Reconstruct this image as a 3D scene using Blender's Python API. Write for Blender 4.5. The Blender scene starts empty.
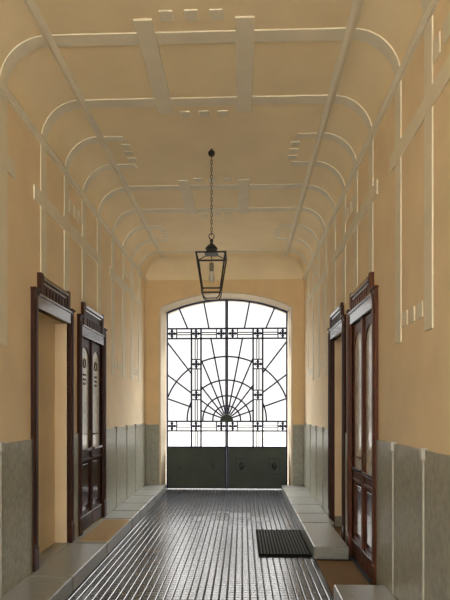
import bpy, bmesh, math, random
from mathutils import Vector
random.seed(7)
PI = math.pi
S = bpy.context.scene
COL = S.collection

# ------------------------------------------------------------------ materials
def mat(name, color, rough=0.6, spec=0.5, var=0.0, scale=6.0, bump=0.0, bscale=60.0, metal=0.0, coat=0.0, color2=None, detail=4.0, stretch=None):
    m = bpy.data.materials.new(name); m.use_nodes = True
    n, l = m.node_tree.nodes, m.node_tree.links
    b = n['Principled BSDF']
    b.inputs['Base Color'].default_value = (*color, 1)
    b.inputs['Roughness'].default_value = rough
    b.inputs['Specular IOR Level'].default_value = spec
    b.inputs['Metallic'].default_value = metal
    b.inputs['Coat Weight'].default_value = coat
    b.inputs['Coat Roughness'].default_value = 0.12
    tc = n.new('ShaderNodeTexCoord')
    src = tc.outputs['Object']
    if stretch:
        mp = n.new('ShaderNodeMapping'); mp.inputs['Scale'].default_value = stretch
        l.new(src, mp.inputs['Vector']); src = mp.outputs['Vector']
    if var > 0 or color2:
        nz = n.new('ShaderNodeTexNoise'); nz.inputs['Scale'].default_value = scale; nz.inputs['Detail'].default_value = detail
        l.new(src, nz.inputs['Vector'])
        r = n.new('ShaderNodeValToRGB'); r.color_ramp.elements[0].position = 0.3; r.color_ramp.elements[1].position = 0.7
        c2 = color2 or color
        r.color_ramp.elements[0].color = (*[max(0, c * (1 - var)) for c in color], 1)
        r.color_ramp.elements[1].color = (*[min(1, c * (1 + var)) for c in c2], 1)
        l.new(nz.outputs['Fac'], r.inputs['Fac']); l.new(r.outputs['Color'], b.inputs['Base Color'])
    if bump > 0:
        nb = n.new('ShaderNodeTexNoise'); nb.inputs['Scale'].default_value = bscale; nb.inputs['Detail'].default_value = 5
        l.new(src, nb.inputs['Vector'])
        bp = n.new('ShaderNodeBump'); bp.inputs['Strength'].default_value = bump; bp.inputs['Distance'].default_value = 0.01
        l.new(nb.outputs['Fac'], bp.inputs['Height']); l.new(bp.outputs['Normal'], b.inputs['Normal'])
    return m

M = {}
M['wall'] = mat('ochre_plaster', (0.80, 0.665, 0.46), 0.75, 0.25, 0.05, 3.0, 0.12, 90)
M['ceil'] = mat('ceiling_plaster', (0.86, 0.74, 0.51), 0.8, 0.2, 0.04, 2.5, 0.10, 80)
M['mould'] = mat('moulding_plaster', (0.77, 0.725, 0.59), 0.75, 0.25, 0.04, 5.0, 0.08, 80)
M['endwall'] = mat('orange_plaster', (0.77, 0.585, 0.34), 0.75, 0.25, 0.05, 3.0, 0.12, 90)
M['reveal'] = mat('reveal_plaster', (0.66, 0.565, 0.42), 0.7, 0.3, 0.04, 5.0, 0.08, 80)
M['stone'] = mat('grey_marble', (0.325, 0.325, 0.262), 0.36, 0.45, 0.20, 22.0, 0.06, 160, detail=10)
M['batten'] = mat('pale_marble_strip', (0.42, 0.42, 0.37), 0.35, 0.5, 0.1, 10.0)
M['kerb'] = mat('kerb_granite', (0.255, 0.264, 0.245), 0.30, 0.45, 0.14, 40.0, 0.08, 200, detail=8)
M['wood'] = mat('varnished_wood', (0.045, 0.014, 0.007), 0.42, 0.22, 0.35, 9.0, 0.05, 40, stretch=(6, 6, 0.8))
M['wood_red'] = mat('red_varnished_wood', (0.105, 0.034, 0.015), 0.42, 0.25, 0.35, 9.0, 0.05, 40, stretch=(6, 6, 0.8))
M['wood_gloss'] = mat('polished_wood', (0.060, 0.022, 0.012), 0.2, 0.9, 0.06, 9.0, coat=0.5, stretch=(6, 6, 0.8))
M['wood_shiny'] = mat('shiny_door_panel', (0.085, 0.035, 0.020), 0.12, 1.0, 0.2, 9.0, coat=1.0, stretch=(6, 6, 0.8))
M['iron'] = mat('fringe_navy_iron', (0.012, 0.014, 0.065), 0.5, 0.3)  # navy tint imitates the lens colour fringe on bars against bright sky
M['greyiron'] = mat('grey_iron_rod', (0.05, 0.06, 0.09), 0.5, 0.4)
M['panel'] = mat('gate_panel_paint', (0.065, 0.084, 0.068), 0.55, 0.3, 0.15, 4.0)
M['lampiron'] = mat('lantern_iron', (0.018, 0.020, 0.018), 0.45, 0.5)
M['brass'] = mat('old_brass', (0.20, 0.13, 0.06), 0.4, 0.5, metal=1.0)
M['coir'] = mat('coir_mat', (0.42, 0.31, 0.18), 0.95, 0.05, 0.25, 160.0, 0.6, 260)
M['coir_dark'] = mat('dark_coir_mat', (0.20, 0.135, 0.075), 0.95, 0.05, 0.3, 160.0, 0.6, 260)
M['rubber'] = mat('grating_rubber', (0.012, 0.012, 0.010), 0.9, 0.05)
M['ribmetal'] = mat('grating_rib', (0.055, 0.058, 0.047), 0.75, 0.1)
M['tile'] = mat('cushion_tile', (0.052, 0.055, 0.064), 0.25, 0.38, 0.25, 1.6, 0.03, 40, detail=6)
M['tile_alt'] = mat('cushion_tile_brown', (0.050, 0.047, 0.046), 0.30, 0.5, 0.3, 2.0, 0.06, 40)
M['grout'] = mat('polished_groove', (0.045, 0.045, 0.053), 0.16, 0.7)
M['groove'] = mat('tile_groove', (0.022, 0.022, 0.026), 0.7, 0.2)
M['pane'] = mat('glare_white_glass', (0.74, 0.75, 0.70), 0.12, 0.6, 0.2, 14.0)  # near-white base imitates gate daylight mirrored in the door glass
M['street'] = mat('pale_pavement', (0.13, 0.128, 0.12), 0.9, 0.1, 0.05, 2.0)
M['bounce_ground'] = mat('pale_bounce_ground', (0.62, 0.60, 0.55), 0.9, 0.1, 0.05, 2.0)  # unseen pale ground, added to bounce daylight up to the ceiling
M['bulb'] = mat('bulb_glass', (0.55, 0.52, 0.45), 0.15, 0.6)
M['cable'] = mat('grey_socket', (0.16, 0.14, 0.10), 0.5, 0.4)

def glassmat():
    m = bpy.data.materials.new('lantern_glass'); m.use_nodes = True
    n, l = m.node_tree.nodes, m.node_tree.links
    n.clear()
    out = n.new('ShaderNodeOutputMaterial'); tr = n.new('ShaderNodeBsdfTransparent'); gl = n.new('ShaderNodeBsdfGlossy')
    gl.inputs['Roughness'].default_value = 0.05
    tr.inputs['Color'].default_value = (0.99, 0.99, 0.985, 1)
    lw = n.new('ShaderNodeLayerWeight'); lw.inputs['Blend'].default_value = 0.12
    fr = n.new('ShaderNodeMath'); fr.operation = 'MULTIPLY'; fr.inputs[1].default_value = 0.3
    l.new(lw.outputs['Facing'], fr.inputs[0])
    mx = n.new('ShaderNodeMixShader')
    l.new(fr.outputs[0], mx.inputs[0]); l.new(tr.outputs[0], mx.inputs[1]); l.new(gl.outputs[0], mx.inputs[2])
    l.new(mx.outputs[0], out.inputs[0])
    return m
M['glass'] = glassmat()

# ------------------------------------------------------------------ helpers
class MB:
    """collects shapes in world coordinates, then links them as ONE mesh object"""
    def __init__(s): s.bm = bmesh.new(); s.smooth = False
    def box(s, x0, x1, y0, y1, z0, z1, mi=0):
        v = [s.bm.verts.new((x, y, z)) for z in (z0, z1) for y in (y0, y1) for x in (x0, x1)]
        for f in ((0,2,3,1),(4,5,7,6),(0,1,5,4),(2,6,7,3),(0,4,6,2),(1,3,7,5)):
            fc = s.bm.faces.new([v[i] for i in f]); fc.material_index = mi
        return s
    def prism(s, a, b):
        """two equal rings of points, capped"""
        va = [s.bm.verts.new(p) for p in a]; vb = [s.bm.verts.new(p) for p in b]
        n = len(va)
        s.bm.faces.new(va); s.bm.faces.new(vb[::-1])
        for i in range(n): s.bm.faces.new((va[i], vb[i], vb[(i+1) % n], va[(i+1) % n]))
        return s
    def rings(s, rings, closed=False, cap=True, mi=0):
        vs = [[s.bm.verts.new(p) for p in r] for r in rings]
        n = len(vs[0]); m = len(vs)
        for k in range(m if closed else m - 1):
            A, B = vs[k], vs[(k+1) % m]
            for i in range(n):
                f = s.bm.faces.new((A[i], A[(i+1) % n], B[(i+1) % n], B[i])); f.material_index = mi
        if cap and not closed:
            s.bm.faces.new(vs[0][::-1]); s.bm.faces.new(vs[-1])
        return s
    def lathe(s, cx, cy, prof, n=16):
        R = []
        for r, z in prof:
            r = max(r, 0.0006)
            R.append([(cx + r*math.cos(2*PI*i/n), cy + r*math.sin(2*PI*i/n), z) for i in range(n)])
        s.rings(R); s.smooth = True
        return s
    def tube(s, pts, r, n=8, closed=False):
        pts = [Vector(p) for p in pts]; R = []
        m = len(pts)
        up0 = None
        for i, p in enumerate(pts):
            if closed: t = pts[(i+1) % m] - pts[i-1]
            else: t = pts[min(i+1, m-1)] - pts[max(i-1, 0)]
            t.normalize()
            ref = up0 if up0 is not None else (Vector((0,0,1)) if abs(t.z) < 0.9 else Vector((1,0,0)))
            a = ref - t*ref.dot(t)
            if a.length < 1e-4: a = Vector((0,1,0)) - t*t.y
            a.normalize(); b = t.cross(a); up0 = a
            R.append([p + (a*math.cos(2*PI*k/n) + b*math.sin(2*PI*k/n))*r for k in range(n)])
        s.rings(R, closed=closed); s.smooth = True
        return s
    def quad(s, a, b, c, d, mi=0):
        f = s.bm.faces.new([s.bm.verts.new(p) for p in (a, b, c, d)]); f.material_index = mi
        return s
    def build(s, name, mats, parent=None, bevel=0.0, weld=False, recalc=True):
        if weld: bmesh.ops.remove_doubles(s.bm, verts=s.bm.verts, dist=1e-5)
        if recalc: bmesh.ops.recalc_face_normals(s.bm, faces=s.bm.faces)
        off = Vector((0,0,0)); q = parent
        while q is not None: off += q.location; q = q.parent
        if off.length: bmesh.ops.translate(s.bm, verts=s.bm.verts, vec=-off)
        me = bpy.data.meshes.new(name); s.bm.to_mesh(me); s.bm.free()
        if s.smooth:
            for p in me.polygons: p.use_smooth = True
            me.set_sharp_from_angle(angle=math.radians(40))
        for m in (mats if isinstance(mats, (list, tuple)) else [mats]): me.materials.append(m)
        o = bpy.data.objects.new(name, me); COL.objects.link(o)
        if parent: o.parent = parent
        if bevel:
            bv = o.modifiers.new('bevel', 'BEVEL'); bv.width = bevel; bv.segments = 2; bv.limit_method = 'ANGLE'
        return o
def B(name, m, box, parent=None, bevel=0.0):
    return MB().box(*box).build(name, m, parent, bevel)
def empty(name, loc):
    o = bpy.data.objects.new(name, None); COL.objects.link(o); o.location = loc; o.empty_display_size = 0.1
    return o
def tag(o, label, cat, group=None):
    o['label'] = label; o['category'] = cat
    if group: o['group'] = group
    return o
def struct(o, label=None):
    o['kind'] = 'structure'
    if label: o['label'] = label
    return o

# ------------------------------------------------------------------ dimensions
XL, XR = -1.905, 1.215          # side walls
YB, YE = -3.6, 10.2             # open street end behind, gate wall
ZC, ZK = 4.53, 4.16             # flat ceiling, springing of the cove
R = ZC - ZK
STRIPS = [2.15, 2.80, 3.42, 4.075, 4.925, 5.575, 6.20, 6.85, 7.60, 8.28, 8.93, 9.57]
GROUPS = [(1.93, 4.29), (4.69, 6.98), (7.42, 9.78)]
GX0, GX1, GY, GSP, GTOP = -1.53, 0.917, 10.50, 3.575, 3.838   # gate opening
DOORS = {  # side, near, far, lintel underside, post top, crown top, foot
    'L1': ('L', 4.63, 5.745, 2.545, 2.69, 2.87, 0.14),
    'L2': ('L', 5.95, 7.115, 2.475, 2.69, 2.87, 0.14),
    'R1': ('R', 4.675, 5.885, 2.535, 2.69, 2.86, 0.0),
    'R2': ('R', 6.09, 7.17, 2.54, 2.69, 2.87, 0.0)}
PW = 0.10                        # post width

# ------------------------------------------------------------------ floor
nx = 35; pitch = 0.0662; ROW = 0.060
f = MB()
f.quad((XL-0.3, YB-0.2, -0.005), (XR+0.3, YB-0.2, -0.005), (XR+0.3, GY+0.3, -0.005), (XL-0.3, GY+0.3, -0.005), 0)
x0 = -1.52; ny = int((GY + 0.25 - YB) / ROW); yz = YB + ny*ROW
alt = lambda x, y: (-0.75 < x < 0.35 and 7.0 < y < 8.15 and (int((x+5)/0.3) + int(y/0.3)) % 3 == 0)
GV = [(-0.0095, -0.0002), (-0.0035, -0.0034), (0.0035, -0.0034), (0.0095, -0.0002)]     # rounded groove between the rows
for i in range(nx):
    a = x0 + i*pitch
    for k, ((u0, w0), (u1, w1)) in enumerate(zip(GV, GV[1:])):
        f.quad((a+u0, YB, w0), (a+u1, YB, w1), (a+u1, yz, w1), (a+u0, yz, w0), 0 if k == 1 else 3)
    p1, p2 = a + 0.0095, a + pitch - 0.0095
    f.quad((p1, YB, -0.0014), (p2, YB, -0.0014), (p2, yz, -0.0014), (p1, yz, -0.0014), 0)
    for j in range(ny):
        b = YB + j*ROW
        A = [f.bm.verts.new(p) for p in ((p1, b+0.004, -0.0014), (p2, b+0.004, -0.0014), (p2, b+ROW-0.004, -0.0014), (p1, b+ROW-0.004, -0.0014))]
        T = [f.bm.verts.new(p) for p in ((p1, b+0.0055, 0), (p2, b+0.0055, 0), (p2, b+ROW-0.0055, 0), (p1, b+ROW-0.0055, 0))]
        mi = 2 if alt(a, b) else 1
        fs = [f.bm.faces.new(T)] + [f.bm.faces.new((A[k], A[(k+1) % 4], T[(k+1) % 4], T[k])) for k in range(4)]
        for q in fs: q.material_index = mi
floor = struct(f.build('floor', [M['groove'], M['tile'], M['tile_alt'], M['grout']], recalc=False))

# ------------------------------------------------------------------ side walls with door recesses
def side_wall(name, X, sgn, holes):
    """sgn: direction out of the corridor. holes: (y0, y1, z0, z1, depth)"""
    m = MB()
    ys = sorted({YB, GY + 0.3, *[h[0] for h in holes], *[h[1] for h in holes]})
    zs = sorted({0.0, ZK + 0.02, *[h[2] for h in holes], *[h[3] for h in holes]})
    for i in range(len(ys)-1):
        for j in range(len(zs)-1):
            yc, zc = (ys[i]+ys[i+1])/2, (zs[j]+zs[j+1])/2
            if any(h[0] < yc < h[1] and h[2] < zc < h[3] for h in holes): continue
            m.quad((X, ys[i], zs[j]), (X, ys[i+1], zs[j]), (X, ys[i+1], zs[j+1]), (X, ys[i], zs[j+1]))
    for y0, y1, z0, z1, d in holes:
        D = X + sgn*d
        m.quad((X, y0, z0), (X, y0, z1), (D, y0, z1), (D, y0, z0)); m.quad((X, y1, z0), (X, y1, z1), (D, y1, z1), (D, y1, z0))
        m.quad((X, y0, z1), (X, y1, z1), (D, y1, z1), (D, y0, z1)); m.quad((X, y0, z0), (X, y1, z0), (D, y1, z0), (D, y0, z0))
        m.quad((D, y0, z0), (D, y1, z0), (D, y1, z1), (D, y0, z1))
    O = X + sgn*0.6                                                  # back and rims give the wall its thickness
    m.quad((O, YB, 0), (O, GY+0.3, 0), (O, GY+0.3, ZC+0.2), (O, YB, ZC+0.2))
    m.quad((X, YB, 0), (O, YB, 0), (O, YB, ZK+0.02), (X, YB, ZK+0.02))
    return struct(m.build(name, M['wall'], recalc=False))
def hole(k, depth):
    s, a, b, zl, zp, zc, z0 = DOORS[k]
    return (a + PW, b - PW, z0 if z0 > 0 else 0.001, zl, depth)
wl = side_wall('wall_left', XL, -1, [hole('L1', 0.15), hole('L2', 0.08)])
wr = side_wall('wall_right', XR, 1, [hole('R1', 0.08), hole('R2', 0.38)])

def wb(w, name, m, side, y0, y1, z0, z1, p, bevel=0.0, q=-0.004):
    """box lying on a side wall, standing p out of it"""
    x = (XL + q, XL + p) if side == 'L' else (XR - p, XR - q)
    return B(name, m, (x[0], x[1], y0, y1, z0, z1), w, bevel)

for side, w in (('L', wl), ('R', wr)):
    doors = [d for d in DOORS.values() if d[0] == side]
    for k, y in enumerate(STRIPS):
        zb = 2.12
        for d in doors:
            if d[1] - 0.05 < y < d[2] + 0.05: zb = d[5] - 0.02
        wb(w, 'plaster_strip', M['mould'], side, y - 0.073, y + 0.073, zb, ZK, 0.009, 0.004)
    for a, b in GROUPS:
        wb(w, 'plaster_band', M['mould'], side, a, b, 3.53, 3.665, 0.013, 0.005)
    for g in range(3):
        s = STRIPS[4*g:4*g+4]
        spots = [(s[1], s[2], 3.79, 3.92)]
        if g != 1: spots += [(s[0], s[1], 2.225, 2.335), (s[2], s[3], 2.225, 2.335)]
        for a, b, z0, z1 in spots:
            c = (a + b)/2
            for q in (-0.165, 0, 0.165):
                wb(w, 'plaster_tablet', M['mould'], side, c + q - 0.055, c + q + 0.055, z0, z1, 0.009, 0.004)
    # rounded cornice at the foot of the cove
    X = XL if side == 'L' else XR; sg = 1 if side == 'L' else -1
    prof = [(0, -0.045), (0.018, -0.045), (0.020, -0.028), (0.036, -0.018), (0.042, 0.0), (0.036, 0.018), (0.020, 0.028), (0.018, 0.04), (-0.0, 0.045)]
    c = MB(); c.rings([[(X + sg*p, y, ZK + z) for p, z in prof] for y in (YB, YE - 0.02)]); c.smooth = True
    c.build('cornice', M['mould'], w)

# ------------------------------------------------------------------ ceiling with coved sides
def cove_prof(n=14):
    """(distance from the wall, height)"""
    return [(R - R*math.cos(a), ZK + R*math.sin(a)) for a in [PI/2*i/n for i in range(n+1)]]
CP = cove_prof()
xs = [(XL + d, z) for d, z in CP] + [(-1.0, ZC), (-0.4, ZC), (0.2, ZC)] + [(XR - d, z) for d, z in CP[::-1]]
ysx = [(YB, ZC)] + [(y, ZC) for y in range(-3, 10)] + [(YE - d, z) for d, z in CP[::-1]]
c = MB()
G = [[c.bm.verts.new((x, y, min(zx, zy))) for x, zx in xs] for y, zy in ysx]
for j in range(len(G)-1):
    for i in range(len(xs)-1):
        c.bm.faces.new((G[j][i], G[j+1][i], G[j+1][i+1], G[j][i+1]))
c.quad((XL-0.6, YB, ZC+0.2), (XR+0.6, YB, ZC+0.2), (XR+0.6, GY+0.3, ZC+0.2), (XL-0.6, GY+0.3, ZC+0.2))
c.smooth = True
ceil = struct(c.build('ceiling', M['ceil'], recalc=False))

RXL, RXR = -1.52, 0.832
PT = 0.009                        # relief of the ceiling mouldings
def cband(y, x0=None, x1=None, w=0.066):
    """a flat transverse band on the flat ceiling"""
    B('plaster_band', M['mould'], (x0, x1, y-w, y+w, ZC-PT, ZC+0.004), ceil, 0.004)
def covearc(y, side, w=0.060):
    m = MB(); X, sg = (XL, 1) if side == 'L' else (XR, -1)
    ring = []
    for i in range(17):
        a = PI/2*i/16
        o, q = R + 0.004, R - PT
        P = lambda r: (X + sg*(R - r*math.cos(a)), ZK + r*math.sin(a))
        (ox, oz), (ix, iz) = P(o), P(q)
        ring.append([(ox, y-w, oz), (ox, y+w, oz), (ix, y+w, iz), (ix, y-w, iz)])
    m.rings(ring); m.smooth = True
    m.build('cove_arc', M['mould'], ceil)
for y in STRIPS[1:]:
    covearc(y, 'L'); covearc(y, 'R')
for y in (4.075, 4.925, 6.82, 7.60, 9.57):
    cband(y, RXL, RXR, 0.066 if y < 9 else 0.045)
for (a, b) in ((3.87, 5.10), (6.60, 7.73)):
    for x in (-0.745, 0.022):
        B('plaster_strip', M['mould'], (x-0.073, x+0.073, a, b, ZC-PT-0.005, ZC+0.004), ceil, 0.004)
for y in (3.845, 5.13, 6.60, 7.80):
    for x in (-0.56, -0.375, -0.19):
        B('plaster_tablet', M['mould'], (x-0.050, x+0.050, y-0.052, y+0.052, ZC-PT, ZC+0.004), ceil, 0.004)
for (ya, yb) in ((5.575, 6.20), (8.28, 8.93)):
    for x0, x1, t0, t1 in ((RXL, -1.27, -1.335, -1.235), (0.585, RXR, 0.53, 0.635)):
        cband(ya, x0, x1, 0.055); cband(yb, x0, x1, 0.055)
        for q in (-0.155, 0, 0.155):
            y = (ya + yb)/2 + q
            B('plaster_tablet', M['mould'], (t0, t1, y-0.045, y+0.045, ZC-PT, ZC+0.004), ceil, 0.004)
for x in (RXL, RXR):
    m = MB()
    prof = [(-0.036, 0.004), (-0.036, -0.012), (-0.024, -0.015), (-0.016, -0.024), (0, -0.028), (0.016, -0.024), (0.024, -0.015), (0.036, -0.012), (0.036, 0.004)]
    m.rings([[(x + p, y, ZC + z) for p, z in prof] for y in (YB, YE - 0.30)]); m.smooth = True
    m.build('plaster_rib', M['mould'], ceil)

# ------------------------------------------------------------------ gate wall with segmental arch
def arch(x0, x1, zs, zt, n=24):
    cx, hw, h = (x0+x1)/2, (x1-x0)/2, zt - zs
    r = (hw*hw + h*h)/(2*h); cz = zt - r; a0 = math.asin(hw/r)
    return [(cx + r*math.sin(-a0 + 2*a0*i/n), cz + r*math.cos(-a0 + 2*a0*i/n)) for i in range(n+1)]
def arch_z(x, x0=GX0, x1=GX1, zs=GSP, zt=GTOP):
    cx, hw, h = (x0+x1)/2, (x1-x0)/2, zt - zs
    r = (hw*hw + h*h)/(2*h)
    return zt - r + math.sqrt(max(r*r - (x-cx)**2, 0))
OUT = (-1.60, 0.962, 3.61, 3.885)
ao, ai = arch(*OUT), arch(GX0-0.015, GX1+0.015, GSP, GTOP+0.012)
w = MB()
w.quad((XL, YE, 0), (OUT[0], YE, 0), (OUT[0], YE, OUT[2]), (XL, YE, OUT[2]))
w.quad((OUT[1], YE, 0), (XR, YE, 0), (XR, YE, OUT[2]), (OUT[1], YE, OUT[2]))
w.quad((XL, YE, OUT[2]), (OUT[0], YE, OUT[2]), (OUT[0], YE, ZC+0.1), (XL, YE, ZC+0.1))
w.quad((OUT[1], YE, OUT[2]), (XR, YE, OUT[2]), (XR, YE, ZC+0.1), (OUT[1], YE, ZC+0.1))
for i in range(24):
    (xa, za), (xb, zb) = ao[i], ao[i+1]
    w.quad((xa, YE, za), (xb, YE, zb), (xb, YE, ZC+0.1), (xa, YE, ZC+0.1))
    w.quad((xa, GY+0.3, za), (xb, GY+0.3, zb), (xb, GY+0.3, ZC+0.2), (xa, GY+0.3, ZC+0.2))
for x0, x1 in ((XL-0.6, OUT[0]), (OUT[1], XR+0.6)):
    w.quad((x0, GY+0.3, 0), (x1, GY+0.3, 0), (x1, GY+0.3, ZC+0.2), (x0, GY+0.3, ZC+0.2))
we = struct(w.build('wall_end', M['endwall'], recalc=False))
rv = MB()
path_o = [(OUT[0], 0)] + ao + [(OUT[1], 0)]; path_i = [(GX0-0.015, 0)] + ai + [(GX1+0.015, 0)]
for i in range(len(path_o)-1):
    (xa, za), (xb, zb) = path_o[i], path_o[i+1]; (xc, zc_), (xd, zd) = path_i[i], path_i[i+1]
    rv.quad((xa, YE, za), (xb, YE, zb), (xd, GY-0.06, zd), (xc, GY-0.06, zc_))
    rv.quad((xc, GY-0.06, zc_), (xd, GY-0.06, zd), (xd, GY+0.3, zd), (xc, GY+0.3, zc_))
    # slim raised band around the mouth of the arch
    k = 0.03
    def outw(x, z): return (x + (-k if x < -0.32 else k) * (1 if z <= OUT[2] + 1e-3 else 0.2), z + (k if z > OUT[2] + 1e-3 else 0))
    (xe, ze), (xf, zf) = outw(xa, za), outw(xb, zb)
    rv.quad((xa, YE-0.012, za), (xb, YE-0.012, zb), (xf, YE-0.012, zf), (xe, YE-0.012, ze))
    rv.quad((xf, YE-0.012, zf), (xe, YE-0.012, ze), (xe, YE, ze), (xf, YE, zf))
    rv.quad((xa, YE-0.012, za), (xb, YE-0.012, zb), (xb, YE, zb), (xa, YE, za))
rv.build('arch_reveal', M['reveal'], we, recalc=False)
WZ = 1.335
for nm, a, b in (('end_dado', XL, OUT[0]-0.03), ('end_dado', OUT[1]+0.03, XR)):
    B(nm, M['stone'], (a, b, YE-0.025, YE+0.01, 0, WZ - 0.02), we, 0.004)

# ------------------------------------------------------------------ marble dado on the side walls
def dado(name, side, spans, strips):
    root = struct(empty(name, ((XL if side == 'L' else XR), 5.0, 0)))
    for y0, y1 in spans:
        wb(root, 'marble_panel', M['stone'], side, y0, y1, 0, WZ, 0.018, 0.003)
    X, sg = (XL, 1) if side == 'L' else (XR, -1)
    for y in strips:
        m = MB()
        prof = [(0.0, -0.012), (0.018, -0.012), (0.026, -0.007), (0.029, 0), (0.026, 0.007), (0.018, 0.012), (0.0, 0.012)]
        m.rings([[(X + sg*p, y + q, z) for p, q in prof] for z in (0.0, WZ - 0.05)]); m.smooth = True
        s = m.build('cover_strip', M['batten'], root)
        wb(s, 'strip_cap', M['batten'], side, y - 0.027, y + 0.027, WZ - 0.062, WZ + 0.016, 0.042, 0.006)
    return root
dado('trim_1', 'L', [(YB, 4.63), (5.745, 5.95), (7.115, YE-0.02)], [2.6, 3.3, 4.0, 7.75, 8.46, 9.15, 9.85])
dado('trim_2', 'R', [(YB, 4.675), (5.885, 6.09), (7.17, YE-0.02)], [2.78, 3.47, 4.16, 7.72, 8.42, 9.14, 9.90])

# ------------------------------------------------------------------ doors
def door(name, key, label, closed, wood):
    side, a, b, zl, zp, zc, z0 = DOORS[key]
    X, sg = (XL, 1) if side == 'L' else (XR, -1)
    root = struct(empty(name, (X, (a+b)/2, z0)), label)
    def bx(nm, par, y0, y1, za, zb, p0, p1, m=wood, bevel=0.004):
        xs_ = sorted((X + sg*p0, X + sg*p1))
        return B(nm, m, (xs_[0], xs_[1], y0, y1, za, zb), par, bevel)
    P = 0.034
    for y0, y1 in ((a, a+PW), (b-PW, b)):
        po = bx('door_post', root, y0, y1, z0, zp, -0.02, P)
        bx('post_plinth', po, y0-0.003, y1+0.003, z0, z0+0.20, -0.01, P+0.006)
        bx('post_cap', po, y0-0.010, y1+0.010, zp, zp+0.022, -0.01, P+0.016)
        bx('post_fillet', po, y0+0.030, y1-0.030, z0+0.24, zp-0.05, P-0.002, P+0.010)
    li = bx('lintel', root, a+PW, b-PW, zl, zl+0.115, -0.05, P-0.004, M['wood_gloss'])
    bx('lintel_fillet', li, a+PW, b-PW, zl+0.115, zl+0.135, -0.01, P+0.012, M['wood_gloss'])
    # crown: low pediment between two short posts
    ca, cb = a + 0.155, b - 0.150
    zb = zl + 0.135
    cr = bx('crown_board', root, ca, cb, zb, zc-0.035, -0.01, 0.012)
    for y0, y1 in ((ca-0.01, ca+0.055), (cb-0.055, cb+0.01)):
        bx('crown_post', cr, y0, y1, zb-0.01, zc+0.012, -0.01, P+0.006)
    bx('crown_cornice', cr, ca+0.055, cb-0.055, zc-0.050, zc-0.012, -0.01, P+0.012, M['wood_gloss'])
    bx('crown_cornice', cr, ca+0.055, cb-0.055, zc-0.082, zc-0.056, -0.01, P-0.006, M['wood_gloss'])
    n = 8; w = (cb - ca - 0.13)/n
    for i in range(n):
        y = ca + 0.065 + w*(i + 0.5)
        bx('crown_dentil', cr, y - w*0.27, y + w*0.27, zb+0.004, zb + (0.105 if zc-zb > 0.2 else 0.095), 0.0, P - 0.004)
    if not closed: return root
    # double leaf
    oa, ob = a + PW, b - PW; mid = (oa+ob)/2
    zt = zl - 0.01; zb0 = z0 + 0.012
    for y0, y1, inner in ((oa+0.004, mid-0.003, 1), (mid+0.003, ob-0.004, -1)):
        lf = empty('door_leaf', (0, 0, 0)); lf.parent = root
        st = 0.062
        off = root.location
        def lb(nm, ya, yb, za, zb_, p0, p1, m=wood, bevel=0.004): return bx(nm, lf, ya, yb, za, zb_, p0, p1, m, bevel)
        lf.location = (0, y0 - off.y, 0)
        # stiles and rails
        fr = MB()
        def fb(ya, yb, za, zb_, p0=-0.055, p1=-0.010):
            xs_ = sorted((X + sg*p0, X + sg*p1)); fr.box(xs_[0], xs_[1], ya, yb, za, zb_)
        fb(y0, y0+st, zb0, zt); fb(y1-st, y1, zb0, zt)
        for za, zb_ in ((zb0, z0+0.24), (z0+0.86, z0+0.985), (zt-0.10, zt)): fb(y0+st, y1-st, za, zb_)
        gz0, gz1 = z0+0.985, zt-0.10
        # arched head of the glazed opening
        ga, gb = y0+st, y1-st; gc = (ga+gb)/2; gr = (gb-ga)/2
        N = 12
        for i in range(N):
            t0, t1 = PI*i/N, PI*(i+1)/N
            ya, yb_ = gc - gr*math.cos(t0), gc - gr*math.cos(t1)
            za, zb_ = gz1 - gr + gr*math.sin(t0), gz1 - gr + gr*math.sin(t1)
            xa, xb = X - sg*0.055, X - sg*0.010
            fr.prism([(xa, ya, za), (xa, yb_, zb_), (xa, yb_, gz1+0.001), (xa, ya, gz1+0.001)], [(xb, ya, za), (xb, yb_, zb_), (xb, yb_, gz1+0.001), (xb, ya, gz1+0.001)])
        fr.build('leaf_frame', wood, lf, 0.003)
        lb('glass_pane', ga-0.005, gb+0.005, gz0-0.005, gz1+0.002, -0.040, -0.022, M['pane'], 0)
        # ring and three studs in the head of the glass
        rows_ = 3 if key == 'L2' else 0
        rg = MB(); cz = gz1 - gr - 0.02
        rg.tube([(X - sg*0.019, gc + 0.045*math.cos(t), cz + 0.055*math.sin(t)) for t in [2*PI*i/20 for i in range(20)]], 0.007, 6, closed=True)
        if rows_: rg.build('glass_ring', wood, lf)
        else: rg.bm.free()
        for k in range(rows_):
            for q in (-0.028, 0.028):
                z = cz - 0.14 - 0.055*k
                m = MB(); m.lathe(0, 0, [(0.0, 0), (0.014, 0), (0.014, 0.008), (0.0, 0.012)], 10)
                for v in m.bm.verts: v.co = Vector((X - sg*(0.023 - v.co.z), gc + q + v.co.x, z + v.co.y))
                m.build('glass_stud', wood, lf)
        # sill moulding under the glass, panels below
        lb('sill_moulding', ga-0.02, gb+0.02, gz0-0.03, gz0+0.004, -0.012, 0.022, M['wood_gloss'])
        lb('sill_moulding', ga-0.012, gb+0.012, z0+0.845, z0+0.868, -0.012, 0.012)
        lb('back_panel', ga-0.004, gb+0.004, z0+0.235, z0+0.865, -0.045, -0.030, M['wood_shiny'])
        lb('raised_panel', ga+0.022, gb-0.022, z0+0.28, z0+0.80, -0.032, -0.014, M['wood_shiny'], 0.010)
        lb('kick_rail', y0+0.004, y1-0.004, zb0, z0+0.185, -0.012, 0.010)
        lb('kick_moulding', y0+0.004, y1-0.004, z0+0.185, z0+0.205, -0.012, 0.018, M['wood_gloss'])
        if inner == 1:
            lb('meeting_strip', y1-0.022, y1+0.024, zb0+0.19, zt, -0.012, 0.012)
        yk = y1-0.040 if inner == 1 else y0+0.040
        zk = z0 + (1.16 if z0 > 0 else 1.12)
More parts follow.
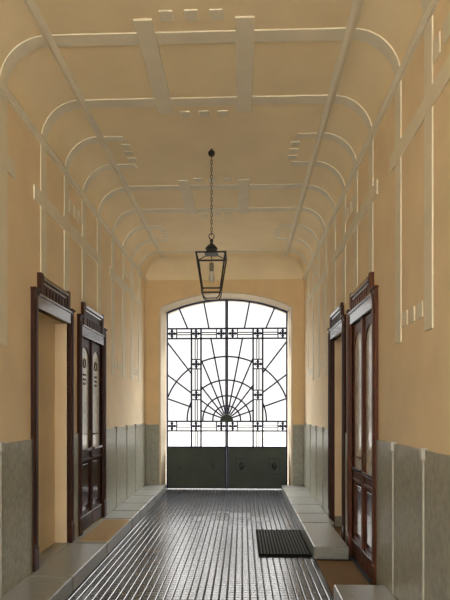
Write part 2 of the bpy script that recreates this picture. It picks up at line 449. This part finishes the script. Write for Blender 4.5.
        hd = lb('handle_plate', yk-0.016, yk+0.016, zk-0.075, zk+0.055, -0.012, -0.004, M['brass'], 0.002)
        m = MB(); m.tube([(X - sg*0.006, yk, zk), (X + sg*0.045, yk, zk), (X + sg*0.055, yk - inner*0.02, zk), (X + sg*0.055, yk - inner*0.055, zk-0.006)], 0.007, 8)
        m.build('door_handle', M['brass'], lf)
    return root
door('door_1', 'L1', 'dark wooden doorway frame around a walled-up ochre recess', False, M['wood'])
door('door_2', 'L2', 'closed dark wooden double door with arched glass beside the walled-up doorway', True, M['wood'])
door('door_3', 'R1', 'closed reddish wooden double door behind the brown sunken doormat', True, M['wood_red'])
d4 = door('door_4', 'R2', 'open dark wooden doorway with ochre recess beside the kerb near the floor grating', False, M['wood'])
# wooden lining of the open doorway and the little skirting inside it
_, a, b, zl, zp, zc, z0 = DOORS['R2']
for y0, y1 in ((a+PW, a+PW+0.012), (b-PW-0.012, b-PW)):
    B('jamb_lining', M['wood'], (XR-0.02, XR+0.035, y0, y1, 0.0, zl), d4, 0.003)
B('recess_skirting', M['stone'], (XR+0.036, XR+0.378, b-PW-0.014, b-PW-0.001, 0.0, 0.17), d4, 0.003)
B('recess_skirting', M['stone'], (XR+0.366, XR+0.379, a+PW, b-PW-0.015, 0.0, 0.17), d4, 0.003)
B('recess_floor', M['coir_dark'], (XR-0.068, XR+0.365, a+PW+0.013, b-PW-0.015, 0.002, 0.03), d4, 0.003)

_, a, b, zl, zp, zc, z0 = DOORS['L1']
B('stone_sill', M['kerb'], (XL-0.149, XL+0.02, a+PW, b-PW, 0.09, 0.146), bpy.data.objects['door_1'], 0.004)
# ------------------------------------------------------------------ kerb stones
KZ = 0.14
def kerb(side, y0, y1, label, zt=KZ, x1=XR-0.020):
    x = (XL+0.020, -1.478) if side == 'L' else (0.766, x1)
    g = 0.013
    o = B('kerb_stone', M['kerb'], (x[0], x[1], y0+g, y1-g, 0.0, zt), None, 0.012)
    tag(o, label, 'kerb', 'grey stone kerb blocks along the corridor')
nth = ['fourth', 'third', 'second', 'first']
kerb('L', 2.9, 4.51, 'large grey kerb stone under the marble wall panel before the walled-up doorway')
kerb('L', 4.51, 5.66, 'large grey kerb stone at the foot of the walled-up doorway')
kerb('L', 5.66, 6.95, 'grey kerb stone lying under the light tan doormat')
for i, (p, q) in enumerate(((6.95, 7.50), (7.50, 8.12), (8.12, 8.83), (8.83, 9.53))):
    kerb('L', p, q, f'grey kerb stone, {nth[i]} of four between tan doormat and the gate end stone')
kerb('L', 9.53, YE-0.03, 'short grey kerb stone touching the gate jamb on the tan doormat side')
kerb('R', 2.9, 4.40, 'large grey kerb stone in front of the sunken brown doormat, nearer the camera')
kerb('R', 5.575, 6.78, 'long grey kerb stone between the sunken brown doormat and open doorway, beside grating', x1=1.140)
for i, (p, q) in enumerate(((6.78, 7.40), (7.40, 8.07), (8.07, 8.76), (8.76, 9.53))):
    kerb('R', p, q, f'grey kerb stone, {nth[i]} of four between long grating-side stone and the gate end stone')
kerb('R', 9.53, YE-0.03, 'short grey kerb stone touching the gate jamb on the floor grating side')

# ------------------------------------------------------------------ mats and grating
def matobj(label, m, x0, x1, y0, y1, z0, h):
    b = MB(); nx_, ny_ = 14, 26
    def P(i, j):
        x, y = x0 + (x1-x0)*i/nx_, y0 + (y1-y0)*j/ny_
        e = min(i, nx_-i, j, ny_-j)
        return (x, y, z0 + h*(0.45 if e == 0 else 1.0) + random.uniform(-0.0012, 0.0012))
    G = [[b.bm.verts.new(P(i, j)) for i in range(nx_+1)] for j in range(ny_+1)]
    for j in range(ny_):
        for i in range(nx_): b.bm.faces.new((G[j][i], G[j][i+1], G[j+1][i+1], G[j+1][i]))
    edge = G[0] + [G[j][nx_] for j in range(1, ny_+1)] + G[ny_][nx_-1::-1] + [G[j][0] for j in range(ny_-1, 0, -1)]
    low = [b.bm.verts.new((v.co.x, v.co.y, z0)) for v in edge]
    n = len(edge)
    for k in range(n): b.bm.faces.new((edge[k], low[k], low[(k+1) % n], edge[(k+1) % n]))
    b.bm.faces.new(low)
    return tag(b.build('doormat', m), label, 'doormat')
matobj('light tan coir doormat lying on the kerb before the glazed double door', M['coir'], -1.815, -1.485, 5.74, 6.83, KZ+0.001, 0.022)
matobj('brown coir doormat sunk on the floor between two kerb stones', M['coir_dark'], 0.785, 1.165, 4.46, 5.52, 0.001, 0.022)

gr = tag(empty('floor_grating', (0.475, 6.28, 0)), 'black ribbed metal grating mat lying on the tiled floor beside the kerb', 'grating')
gx0, gx1, gy0, gy1 = 0.182, 0.762, 5.70, 6.87
B('grating_base', M['rubber'], (gx0, gx1, gy0, gy1, 0.001, 0.008), gr)
fr = MB(); e = 0.018
fr.box(gx0, gx0+e, gy0, gy1, 0.002, 0.024); fr.box(gx1-e, gx1, gy0, gy1, 0.002, 0.024)
fr.box(gx0+e, gx1-e, gy0, gy0+e, 0.002, 0.024); fr.box(gx0+e, gx1-e, gy1-e, gy1, 0.002, 0.024)
fr.build('grating_frame', M['rubber'], gr, 0.002)
n = 15
for i in range(n):
    x = gx0 + e + (gx1-gx0-2*e)*(i+0.5)/n
    B('grating_rib', M['ribmetal'], (x-0.009, x+0.009, gy0+e, gy1-e, 0.006, 0.023), gr, 0.002)

# ------------------------------------------------------------------ iron gate
gate = tag(empty('iron_gate', ((GX0+GX1)/2, GY, 0)), 'dark arched wrought iron double gate with rising sun pattern over solid panels', 'gate')
CX, CZ = -0.309, 1.405
BT0, BT1, BB0, BB1 = 3.045, 3.246, 1.177, 1.371        # horizontal bands
VB = [(-1.022, -0.829), (0.224, 0.416)]                # vertical bands
def gbar(nm, xa, za, xb, zb, w=0.030, d=0.024, m='iron', par=None, y=GY):
    dx, dz = xb-xa, zb-za; L = math.hypot(dx, dz); nx_, nz_ = -dz/L*w/2, dx/L*w/2
    q = [(xa+nx_, za+nz_), (xb+nx_, zb+nz_), (xb-nx_, zb-nz_), (xa-nx_, za-nz_)]
    return MB().prism([(p, y-d/2, z) for p, z in q], [(p, y+d/2, z) for p, z in q]).build(nm, M[m], par or gate)
PZ = 0.838
fr = MB()
def gb(x0, x1, z0, z1, d=0.04): fr.box(x0, x1, GY-d/2, GY+d/2, z0, z1)
ap = arch(GX0, GX1, GSP, GTOP)
ring = []
pathf = [(GX0, 0.012)] + ap + [(GX1, 0.012)]
ap2 = arch(GX0+0.032, GX1-0.032, GSP-0.022, GTOP-0.032)
pathi = [(GX0+0.032, 0.012)] + ap2 + [(GX1-0.032, 0.012)]
for (xo, zo), (xi, zi) in zip(pathf, pathi):
    ring.append([(xo, GY-0.02, zo), (xo, GY+0.02, zo), (xi, GY+0.02, zi), (xi, GY-0.02, zi)])
fr.rings(ring)
fr.build('gate_frame', M['iron'], gate)
for s in (-1, 1):                                      # meeting stiles
    x0, x1 = (CX-0.030, CX-0.001) if s < 0 else (CX+0.001, CX+0.030)
    B('meeting_stile', M['iron'], (x0, x1, GY-0.028, GY+0.02, 0.012, arch_z(CX)-0.02), gate, 0.003)
# bands
for z in (BT0, BT1, BB0, BB1, PZ + 0.012):
    gbar('horizontal_bar', GX0+0.03, z, GX1-0.03, z, 0.030)
for a, b in VB:
    for x in (a, b): gbar('vertical_bar', x, PZ, x, BT1, 0.034)
cross_x = [GX0 + (p-45)*0.00741 for p in (60, 126, 195, 226, 294, 362)]
rows = [(BT0+BT1)/2, (BB0+BB1)/2]
spots = [(x, z) for z in rows for x in cross_x] + [((a+b)/2, z) for a, b in VB for z in (2.527, 1.905)]
def cross(x, z):
    m = MB(); L, t = 0.086, 0.019
    m.box(x-L, x+L, GY-0.012, GY+0.012, z-t, z+t); m.box(x-t, x+t, GY-0.0125, GY+0.0125, z-L, z+L)
    for a in range(4):
        dx, dz = [(1,0),(0,1),(-1,0),(0,-1)][a]
        ox, oz = x+dx*0.048, z+dz*0.048
        q = [(ox-0.036, oz), (ox, oz-0.036), (ox+0.036, oz), (ox, oz+0.036)]
        m.prism([(p, GY-0.016, r) for p, r in q], [(p, GY+0.016, r) for p, r in q])
    q = [(x-0.024, z), (x, z-0.024), (x+0.024, z), (x, z+0.024)]
    m.prism([(p, GY-0.018, r) for p, r in q], [(p, GY+0.018, r) for p, r in q])
    return m.build('cross_rosette', M['iron'], gate)
for x, z in spots: cross(x, z)
H = 0.096
for z0, z1 in ((BT0, BT1), (BB0, BB1)):                # uprights either side of each cross
    for x in cross_x:
        for s in (-1, 1):
            xx = x + s*H
            if GX0+0.03 < xx < GX1-0.03 and abs(xx-CX) > 0.03 and all(abs(xx-v) > 0.03 for p in VB for v in p):
                gbar('square_upright', xx, z0, xx, z1, 0.022)
for a, b in VB:
    for z in (2.527, 1.905):
        for s in (-1, 1): gbar('square_rail', a, z+s*H, b, z+s*H, 0.022)
# paired thin rods inside the bands
def rods_h(x0, x1, zc_):
    for s in (-1, 1): gbar('thin_rod', x0, zc_+s*0.022, x1, zc_+s*0.022, 0.020, 0.012, 'greyiron')
def rods_v(xc, z0, z1):
    for s in (-1, 1): gbar('thin_rod', xc+s*0.022, z0, xc+s*0.022, z1, 0.020, 0.012, 'greyiron')
for zc_ in rows:
    for i, j in ((0, 1), (1, 2), (3, 4), (4, 5)): rods_h(cross_x[i]+H, cross_x[j]-H, zc_)
for a, b in VB:
    xc = (a+b)/2
    for z0, z1 in ((BT0, 2.527+H), (2.527-H, 1.905+H), (1.905-H, BB1), (BB0, PZ+0.02)): rods_v(xc, min(z0, z1), max(z0, z1))
# sun: hub, rays and arcs, broken where the bands cross
def free(x, z):
    if not (GX0+0.03 < x < GX1-0.03) or z < BB1: return False
    if z > arch_z(x) - 0.03: return False
    if BT0 < z < BT1: return False
    if z < BT1 and any(a < x < b for a, b in VB): return False
    return True
for ang in (11, 23.2, 37.5, 53, 70.5):
    for s in (-1, 1):
        t = math.radians(ang)*s; r, seg = 0.12, None
        while r < 3.0:
            x, z = CX + r*math.sin(t), CZ + r*math.cos(t)
            if free(x, z):
                if seg is None: seg = [r, r]
                seg[1] = r
            if (not free(x, z) or r > 2.99) and seg:
                if seg[1]-seg[0] > 0.05:
                    gbar('sun_ray', CX+seg[0]*math.sin(t), CZ+seg[0]*math.cos(t), CX+(seg[1]+0.02)*math.sin(t), CZ+(seg[1]+0.02)*math.cos(t), 0.030, 0.02)
                seg = None
            r += 0.005
for rad in (0.28, 0.482, 0.80, 1.275):
    seg = []
    for i in range(-196, 198):
        t = math.radians(i*0.5)
        x, z = CX + rad*math.sin(t), CZ + rad*math.cos(t)
        if i <= 196 and free(x, z): seg.append(t)
        elif seg:
            if len(seg) > 4:
                m = MB(); w_ = 0.015
                m.rings([[(CX+(rad+q)*math.sin(t_), GY+d, CZ+(rad+q)*math.cos(t_)) for q, d in ((-w_, -0.012), (w_, -0.012), (w_, 0.012), (-w_, 0.012))] for t_ in seg[::2] + ([seg[-1]] if len(seg) % 2 == 0 else [])])
                m.build('sun_arc', M['iron'], gate)
            seg = []
hub = [(CX + 0.135*math.cos(PI*i/16), BB1 - 0.005 + 0.155*math.sin(PI*i/16)) for i in range(17)]
MB().prism([(x, GY-0.035, z) for x, z in hub], [(x, GY+0.02, z) for x, z in hub]).build('sun_hub', M['panel'], gate)
# solid lower leaves with two framed lozenges each
for s in (-1, 1):
    x0, x1 = (GX0+0.032, CX-0.031) if s < 0 else (CX+0.031, GX1-0.032)
    p = B('kick_panel', M['panel'], (x0, x1, GY-0.012, GY+0.012, 0.014, PZ), gate, 0.002)
    for px0, px1 in ((-0.138, 0.113), (0.527, 0.770)):
        a, b = (px0, px1) if s > 0 else (2*CX-px1, 2*CX-px0)
        z0, z1 = 0.305, 0.640
        q = MB(); t = 0.032
        q.box(a, b, GY-0.024, GY-0.011, z0, z0+t); q.box(a, b, GY-0.024, GY-0.011, z1-t, z1)
        q.box(a, a+t, GY-0.024, GY-0.011, z0+t, z1-t); q.box(b-t, b, GY-0.024, GY-0.011, z0+t, z1-t)
        q.build('panel_frame', M['lampiron' if s > 0 else 'panel'], p)
        c_ = (a+b)/2; zc_ = (z0+z1)/2
        k = [(c_-0.065, zc_), (c_, zc_-0.10), (c_+0.065, zc_), (c_, zc_+0.10)]
        MB().prism([(x, GY-0.034, z) for x, z in [(c_ + (x-c_)*0.35, zc_ + (z-zc_)*0.35) for x, z in k]], [(x, GY-0.011, z) for x, z in k]).build('panel_lozenge', M['lampiron' if s > 0 else 'panel'], p)

# ------------------------------------------------------------------ hanging lantern
LX, LY = -0.342, 5.83
ZS = 0.972
lan = tag(empty('hanging_lantern', (LX, LY, 2.87)), 'black tapered glass lantern hanging by a long chain from the ceiling', 'lantern')
MB().lathe(LX, LY, [(0.0, 4.535), (0.010, 4.53), (0.012, 4.515), (0.034, 4.500), (0.040, 4.480), (0.030, 4.458), (0.010, 4.444), (0.0, 4.44)], 16).build('ceiling_hook', M['lampiron'], lan)
ch = MB(); z = 4.45; i = 0
while z > 3.60:
    L, Wd = 0.050, 0.010
    pts = []
    for k in range(14):
        t = 2*PI*k/14
        u, v = Wd*math.cos(t), L/2*math.sin(t)
        pts.append((LX + (u if i % 2 else 0), LY + (0 if i % 2 else u), z - L/2 + v))
    ch.tube(pts, 0.0032, 6, closed=True); z -= 0.042; i += 1
ch.build('chain', M['lampiron'], lan)
rg = MB(); rg.tube([(LX + 0.030*math.cos(t), LY, 3.605 + 0.034*math.sin(t)) for t in [2*PI*k/20 for k in range(20)]], 0.005, 8, closed=True)
rg.build('hanging_ring', M['lampiron'], lan)
MB().lathe(LX, LY, [(0.0, 3.575), (0.012, 3.572), (0.020, 3.560), (0.022, 3.548), (0.014, 3.532), (0.018, 3.520), (0.034, 3.508), (0.070, 3.470), (0.074, 3.462), (0.062, 3.455), (0.062, 3.412), (0.070, 3.402)], 16).build('cap', M['lampiron'], lan)
def sq(h, z): return [(LX-h, LY-h, z), (LX+h, LY-h, z), (LX+h, LY+h, z), (LX-h, LY+h, z)]
ZT, ZBm, HT, HB = 3.382, 2.985, 0.166, 0.106
MB().rings([sq(0.060, 3.408), sq(0.078, 3.402), sq(0.078, 3.396), sq(0.060, 3.396)]).build('roof_collar', M['lampiron'], lan)
for k in range(4):
    a, b = sq(0.076, 3.401), sq(HT, ZT)
    q = [Vector(p) for p in (a[k], a[(k+1) % 4], b[(k+1) % 4], b[k])]
    MB().prism([p + Vector((0, 0, 0.0015)) for p in q], [p - Vector((0, 0, 0.0015)) for p in q]).build('roof_pane', M['glass'], lan)
    m = MB(); m.tube([a[k], b[k]], 0.006, 4); m.smooth = False; m.build('roof_bar', M['lampiron'], lan)
def bar4(h, z, r, nm):
    m = MB(); q = sq(h, z)
    for k in range(4): m.tube([q[k], q[(k+1) % 4]], r, 4)
    m.smooth = False
    return m.build(nm, M['lampiron'], lan)
bar4(HT, ZT-0.006, 0.010, 'top_rim'); bar4(HB, ZBm, 0.009, 'bottom_rim')
for k in range(4):
    a, b = sq(HT, ZT)[k], sq(HB, ZBm)[k]
    m = MB(); m.tube([a, b], 0.009, 4); m.smooth = False; m.build('corner_bar', M['lampiron'], lan)
    a2, b2 = sq(HT, ZT)[(k+1) % 4], sq(HB, ZBm)[(k+1) % 4]
    g = MB(); nrm = Vector(((a[0]+a2[0])/2-LX, (a[1]+a2[1])/2-LY, 0)).normalized()*0.003
    face = [Vector(p) for p in (a, a2, b2, b)]
    g.prism([p + nrm for p in face], [p - nrm for p in face]); g.build('glass_pane', M['glass'], lan)
    # curved foot strap from each corner inward
    c_ = sq(HB, ZBm)[k]; m = MB()
    dx, dy = c_[0]-LX, c_[1]-LY
    pts = [(LX+dx*s_, LY+dy*s_, z_) for s_, z_ in ((1.0, ZBm), (1.02, 2.960), (0.97, 2.930), (0.84, 2.902), (0.66, 2.884), (0.60, 2.880))]
    m.tube(pts, 0.007, 6); m.build('foot_strap', M['lampiron'], lan)
m = MB(); q = sq(HB*0.60, 2.880)
for k in range(4): m.tube([q[k], q[(k+1) % 4]], 0.006, 6)
m.build('foot_ring', M['lampiron'], lan)
MB().lathe(LX, LY, [(0.006, 3.40), (0.006, 3.30), (0.026, 3.295), (0.026, 3.205), (0.018, 3.20)], 14).build('bulb_socket', M['cable'], lan)
MB().lathe(LX, LY, [(0.016, 3.203), (0.018, 3.185), (0.030, 3.155), (0.034, 3.125), (0.030, 3.098), (0.018, 3.080), (0.0, 3.074)], 16).build('light_bulb', M['bulb'], lan)

for o in lan.children:                                  # body hangs below the ring
    if o.name.split('.')[0] not in ('ceiling_hook', 'chain'):
        for v in o.data.vertices: v.co = Vector((v.co.x*ZS, v.co.y*ZS, 1.6 + (v.co.z + 2.87 - 1.6)*ZS - 2.87))

# ------------------------------------------------------------------ street outside, and added bounce ground behind the camera
g = MB()
g.quad((-30, GY+0.29, -0.02), (30, GY+0.29, -0.02), (30, 60, -0.02), (-30, 60, -0.02))
g.quad((-30, -60, -0.02), (30, -60, -0.02), (30, YB-0.19, -0.02), (-30, YB-0.19, -0.02), 1)
struct(g.build('ground', [M['street'], M['bounce_ground']], recalc=False))

# ------------------------------------------------------------------ daylight
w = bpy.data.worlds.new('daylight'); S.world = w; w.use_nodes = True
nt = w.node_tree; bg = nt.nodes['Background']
SKY_LOW, SKY_MID, SKY_HIGH, SKY_BACK = 1.0, 7.6, 10.5, 5.0     # horizon kept low at the gate, raised above and behind to light the interior
def nd(t, **k):
    n = nt.nodes.new(t)
    for a, v in k.items(): setattr(n, a, v)
    return n
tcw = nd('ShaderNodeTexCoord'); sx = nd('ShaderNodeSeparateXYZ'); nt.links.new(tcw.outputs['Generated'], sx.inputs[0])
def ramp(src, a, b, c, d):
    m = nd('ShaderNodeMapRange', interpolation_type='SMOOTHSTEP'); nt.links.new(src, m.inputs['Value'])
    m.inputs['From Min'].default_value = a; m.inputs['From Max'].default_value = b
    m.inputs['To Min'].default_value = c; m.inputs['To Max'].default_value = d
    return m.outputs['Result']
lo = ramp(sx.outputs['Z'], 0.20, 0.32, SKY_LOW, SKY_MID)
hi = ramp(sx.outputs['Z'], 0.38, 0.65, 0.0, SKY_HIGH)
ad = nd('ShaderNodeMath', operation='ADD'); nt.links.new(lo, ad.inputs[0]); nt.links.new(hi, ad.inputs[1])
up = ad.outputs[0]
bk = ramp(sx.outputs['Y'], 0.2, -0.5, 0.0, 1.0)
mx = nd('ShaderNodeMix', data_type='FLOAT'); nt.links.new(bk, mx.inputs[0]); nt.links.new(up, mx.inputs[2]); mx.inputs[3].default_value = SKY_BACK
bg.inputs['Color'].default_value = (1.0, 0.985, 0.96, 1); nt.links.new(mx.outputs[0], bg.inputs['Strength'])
def portal(name, loc, rot, sx, sy):
    l = bpy.data.lights.new(name, 'AREA'); l.shape = 'RECTANGLE'; l.size = sx; l.size_y = sy
    l.cycles.is_portal = True
    o = bpy.data.objects.new(name, l); COL.objects.link(o); o.location = loc; o.rotation_euler = rot
portal('gate_portal', ((GX0+GX1)/2, GY+0.28, 2.35), (-PI/2, 0, 0), 2.5, 3.0)
portal('street_portal', ((XL+XR)/2, YB-0.05, 2.25), (PI/2, 0, 0), XR-XL, 4.5)

# ------------------------------------------------------------------ camera
F = 520.0
cam = bpy.data.cameras.new('camera'); co = bpy.data.objects.new('camera', cam); COL.objects.link(co)
co.location = (0, 0, 1.6); co.rotation_euler = (PI/2, 0, math.atan(17/F))
cam.sensor_width = 36; cam.sensor_fit = 'AUTO'; cam.lens = F/600*36; cam.shift_y = 110/600; cam.clip_start = 0.05
S.camera = co

S.view_settings.view_transform = 'Standard'; S.view_settings.look = 'None'
S.view_settings.gamma = 1; S.view_settings.exposure = 0.3; S.view_settings.use_curve_mapping = False
S.cycles.use_denoising = True
S.cycles.max_bounces = 14; S.cycles.diffuse_bounces = 10; S.cycles.transparent_max_bounces = 12
